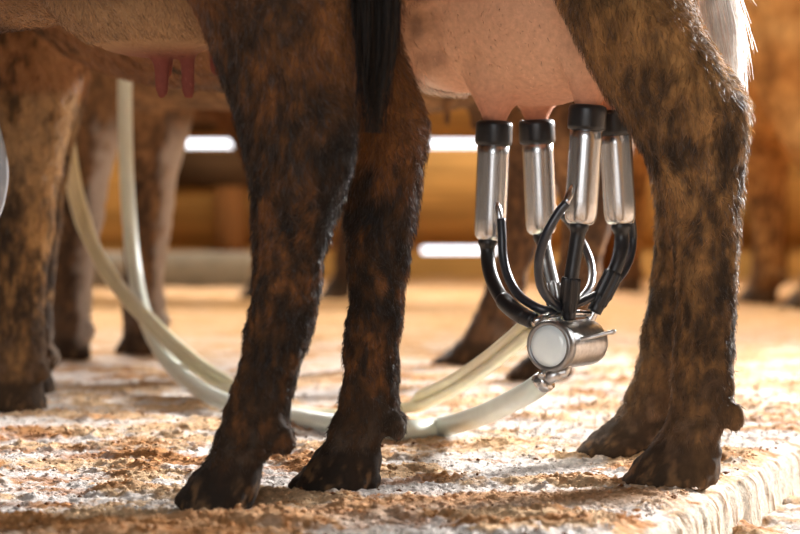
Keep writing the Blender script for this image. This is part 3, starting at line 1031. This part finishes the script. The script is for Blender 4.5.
for i, c in enumerate(CUPS):
    t, bt = W(*c['top'], c['Y']), W(*c['bot'], c['Y'])
    L = np.linalg.norm(bt - t)
    ax = (bt - t) / L
    mb = MB()
    r = .0218
    lathe(mb, t, ax, [(.024, r * .7), (.024, r * 1.02), (.045, r), (L - .03, r), (L - .014, r * .985), (L - .006, r * .92), (L - .001, r * .78), (L + .001, r * .55), (L - .002, r * .3)], 40)
    cup = link('teat_cup', mb.mesh('teat_cup'), M_STEEL, root)
    mb = MB()
    R = .0256
    lathe(mb, t, ax, [(.012, R * .5), (.002, R * .62), (-.001, R * .80), (.001, R * .95), (.006, R * 1.0), (.012, R * .985), (.027, R), (.0315, R * .97), (.0325, R * .86)], 40)
    link('liner_head', mb.mesh('liner_head'), M_RUBBER, cup)
    a0, a1, y0, y1 = NIP[i]
    mb = MB()
    pth = np.array([W(*a0, y0) * (1 - u) + W(*a1, y1) * u for u in np.linspace(0, 1, 6)])
    sweep(mb, pth, [.0042, .0046, .0054, .0050, .0040, .0022], 12)
    link('air_nipple', mb.mesh('air_nipple'), M_STEEL, cup)
    # thick milk tube down to the claw, its collar under the cup
    path = catmull([W(*p) for p in TUBES[i]], 8)
    m = len(path)
    rad = np.full(m, .0098)
    tt = np.linspace(0, 1, m)
    rad = rad + .0036 * np.exp(-((tt - .05) / .05) ** 2) + (.0015 * sstep(.6, .7, tt) if i == 0 else 0)
    mb = MB()
    sweep(mb, path, rad, 20)
    tube = link('milk_tube', mb.mesh('milk_tube'), M_RUBBER, root)
    mb = MB()
    s0, s1 = ((.62, .9) if i == 1 else (.58, .93)) if i != 0 else (.66, .98)
    q = path[int(s0 * (m - 1)):int(s1 * (m - 1)) + 1]
    rr = np.full(len(q), .0118); rr[0] *= .9; rr[-4:] *= .88; rr[-1] *= .9
    sweep(mb, catmull(q[::2], 4), np.interp(np.linspace(0, 1, len(catmull(q[::2], 4))), np.linspace(0, 1, len(rr)), rr), 64, 8 if i else 0, .12 if i else 0)
    link('ribbed_sleeve' if i else 'sleeve', mb.mesh('ribbed_sleeve'), M_RUBBER, tube)
    # metal stub of the claw under each tube
    e = path[-1]; d = path[-1] - path[-4]; d /= np.linalg.norm(d)
    mb = MB()
    sweep(mb, [e - d * .006, e + d * .002, e + d * .010, e + d * .016], [.0062, .0066, .0070, .0078], 16)
    link('inlet_stub', mb.mesh('inlet_stub'), M_STEEL, claw)
    mb = MB()
    sweep(mb, catmull([W(*p) for p in PULSE[i]], 8), .0062 if i in (0, 2) else .0056, 16)
    link('pulse_tube', mb.mesh('pulse_tube'), M_RUBBER2, root)
# small air manifold on top of the claw where the pulse tubes meet
mb = MB()
sweep(mb, [W(541, 317, 3.18), W(556, 314, 3.195), W(572, 313, 3.21), W(590, 314, 3.225)], [.004, .0055, .0055, .004], 14)
sweep(mb, [W(534, 322, 3.165), W(541, 318.5, 3.172), W(549, 315, 3.18)], [.0045, .005, .0045], 12)
link('air_manifold', mb.mesh('air_manifold'), M_STEEL, claw)

# ------------------------------------------------------------------ hoses
def gl(px, py, r):
    """point on the floor under pixel, lifted by radius"""
    Y = (CAM_H - r) * F_PX / (py - HOR)
    return W(px, py, Y)


mb = MB()
pts = [W(543, 382, 3.167), W(532, 390, 3.18), W(516, 399, 3.24), W(492, 411, 3.35), W(468, 420, 3.46), gl(440, 427, .013), gl(400, 430, .013), gl(355, 426, .013), gl(310, 420, .013), gl(265, 412, .013),
       W(232, 404, 3.93), W(205, 393, 4.08), W(182, 376, 4.3), W(163, 354, 4.52), W(148, 325, 4.72), W(138, 290, 4.82), W(131, 240, 4.87), W(127, 180, 4.88), W(125, 110, 4.88), W(125, 40, 4.88), W(125, -120, 4.9), W(126, -900, 4.95)]
path = catmull(pts, 10)
sweep(mb, path, .0150, 18)
tag(link('milk_hose', mb.mesh('milk_hose'), M_HOSE), 'thick white milk hose looping from the claw along the sawdust and up', 'hose')

mb = MB()
pts = [W(540, 322, 3.19), W(527, 330, 3.22), W(508, 346, 3.29), W(484, 365, 3.42), W(455, 384, 3.6), W(425, 399, 3.78), gl(395, 411, .010), gl(350, 415, .010), gl(300, 412, .010), gl(262, 403, .010),
       W(233, 389, 4.22), W(205, 371, 4.30), W(178, 349, 4.36), W(150, 322, 4.47), W(125, 295, 4.60), W(104, 266, 4.65), W(88, 234, 4.70), W(76, 195, 4.72), W(68, 150, 4.73), W(63, 105, 4.73), W(60, 40, 4.73), W(58, -120, 4.75), W(58, -900, 4.8)]
path = catmull(pts, 10)
T, Aa, Bb = frames(path)
cam = np.array([0, 0, CAM_H])
for s in (-1, 1):
    # the two bores lie one above the other, joined along their length
    v = np.array([0, .0, 1.0])[None] - T * T[:, 2:3]
    nv = np.linalg.norm(v, axis=1)
    v2 = np.where((nv > .35)[:, None], v / (nv[:, None] + 1e-9), np.array([.9, .4, 0])[None])
    w = sstep(.25, .6, nv)[:, None]
    v2 = (v / (nv[:, None] + 1e-6)) * w + np.array([.85, .5, 0])[None] * (1 - w)
    hz = np.cross(T, [0, 0, 1.0]); hz /= np.linalg.norm(hz, axis=1)[:, None] + 1e-9
    hz *= np.sign((hz * v2).sum(1) + 1e-6)[:, None]
    wz = sstep(.013, .035, path[:, 2])[:, None]
    v2 = v2 * wz + hz * (1 - wz)
    v2 /= np.linalg.norm(v2, axis=1)[:, None]
    sweep(mb, path + v2 * (.0083 * s), .0088, 14)
tag(link('twin_hose', mb.mesh('twin_hose'), M_TWIN), 'cream translucent twin air hose running behind the white milk hose', 'hose')

mb = MB()
sweep(mb, catmull([W(-110, -1100, 3.75), W(-60, -260, 3.7), W(-34, 0, 3.6), W(-10, 110, 3.55), W(1, 155, 3.55), W(2, 185, 3.55), W(-8, 218, 3.56), W(-35, 240, 3.6), W(-70, 220, 3.65), W(-95, -200, 3.75), W(-130, -1100, 3.8)], 10), .0085, 14)
tag(link('grey_hose', mb.mesh('grey_hose'), M_GREY), 'pale grey hose hanging in a loop at the left edge', 'hose')

# ------------------------------------------------------------------ light
def area(name, loc, target, sx, sy, power, col):
    l = bpy.data.lights.new(name, 'AREA')
    l.shape = 'RECTANGLE'; l.size = sx; l.size_y = sy
    l.energy = power; l.color = col
    o = bpy.data.objects.new(name, l)
    COL.objects.link(o)
    o.location = loc
    o.rotation_euler = (Vector(target) - Vector(loc)).to_track_quat('-Z', 'Y').to_euler()
    return o


area('doorway_light', (8.0, 11.0, 4.6), (0.1, 3.2, 0.2), 2.5, 2.5, 7000, (1.0, 0.985, 0.98))
area('back_fill', (-2.0, 12.5, 6.0), (0, 3.5, 0), 5.0, 2.0, 1900, (1.0, 0.98, 0.95))  # added broad soft fill from behind, whitens the ground overall
area('barn_front_light', (-0.7, -1.6, 1.5), (0.1, 3.2, 0.3), 2.4, 1.8, 74, (0.98, 0.98, 1.0))
area('wall_fill', (1.0, 7.0, 4.2), (0.5, 10.2, 0.3), 5.0, 1.4, 290, (1.0, 0.91, 0.74))  # added warm fill, brightens the back wall and the right-edge cow

w = bpy.data.worlds.new('World')
scene.world = w
w.use_nodes = True
nt = w.node_tree
bg = nt.nodes['Background']
tc = nt.nodes.new('ShaderNodeTexCoord')
sep = nt.nodes.new('ShaderNodeSeparateXYZ')
nt.links.new(tc.outputs['Generated'], sep.inputs[0])
r = ramp(nt, sep.outputs['Y'], [(0.0, (0.085, 0.078, 0.07)), (0.55, (0.14, 0.13, 0.115)), (0.80, (0.35, 0.32, 0.28)), (0.97, (3.2, 3.3, 3.5))])
nt.links.new(r.outputs['Color'], bg.inputs['Color'])
bg.inputs['Strength'].default_value = 1.0

# ------------------------------------------------------------------ camera
cd = bpy.data.cameras.new('camera')
cd.sensor_width = 36
cd.lens = 36 * F_PX / 800
cd.shift_y = -(267 - HOR) / 800
cd.dof.use_dof = True
cd.dof.focus_distance = 3.05
cd.dof.aperture_fstop = 4.6
cd.clip_end = 100
co = bpy.data.objects.new('camera', cd)
COL.objects.link(co)
co.location = (0, 0, CAM_H)
co.rotation_euler = (math.pi / 2, 0, 0)
scene.camera = co
scene.view_settings.view_transform = 'Standard'
scene.view_settings.exposure = 0.0
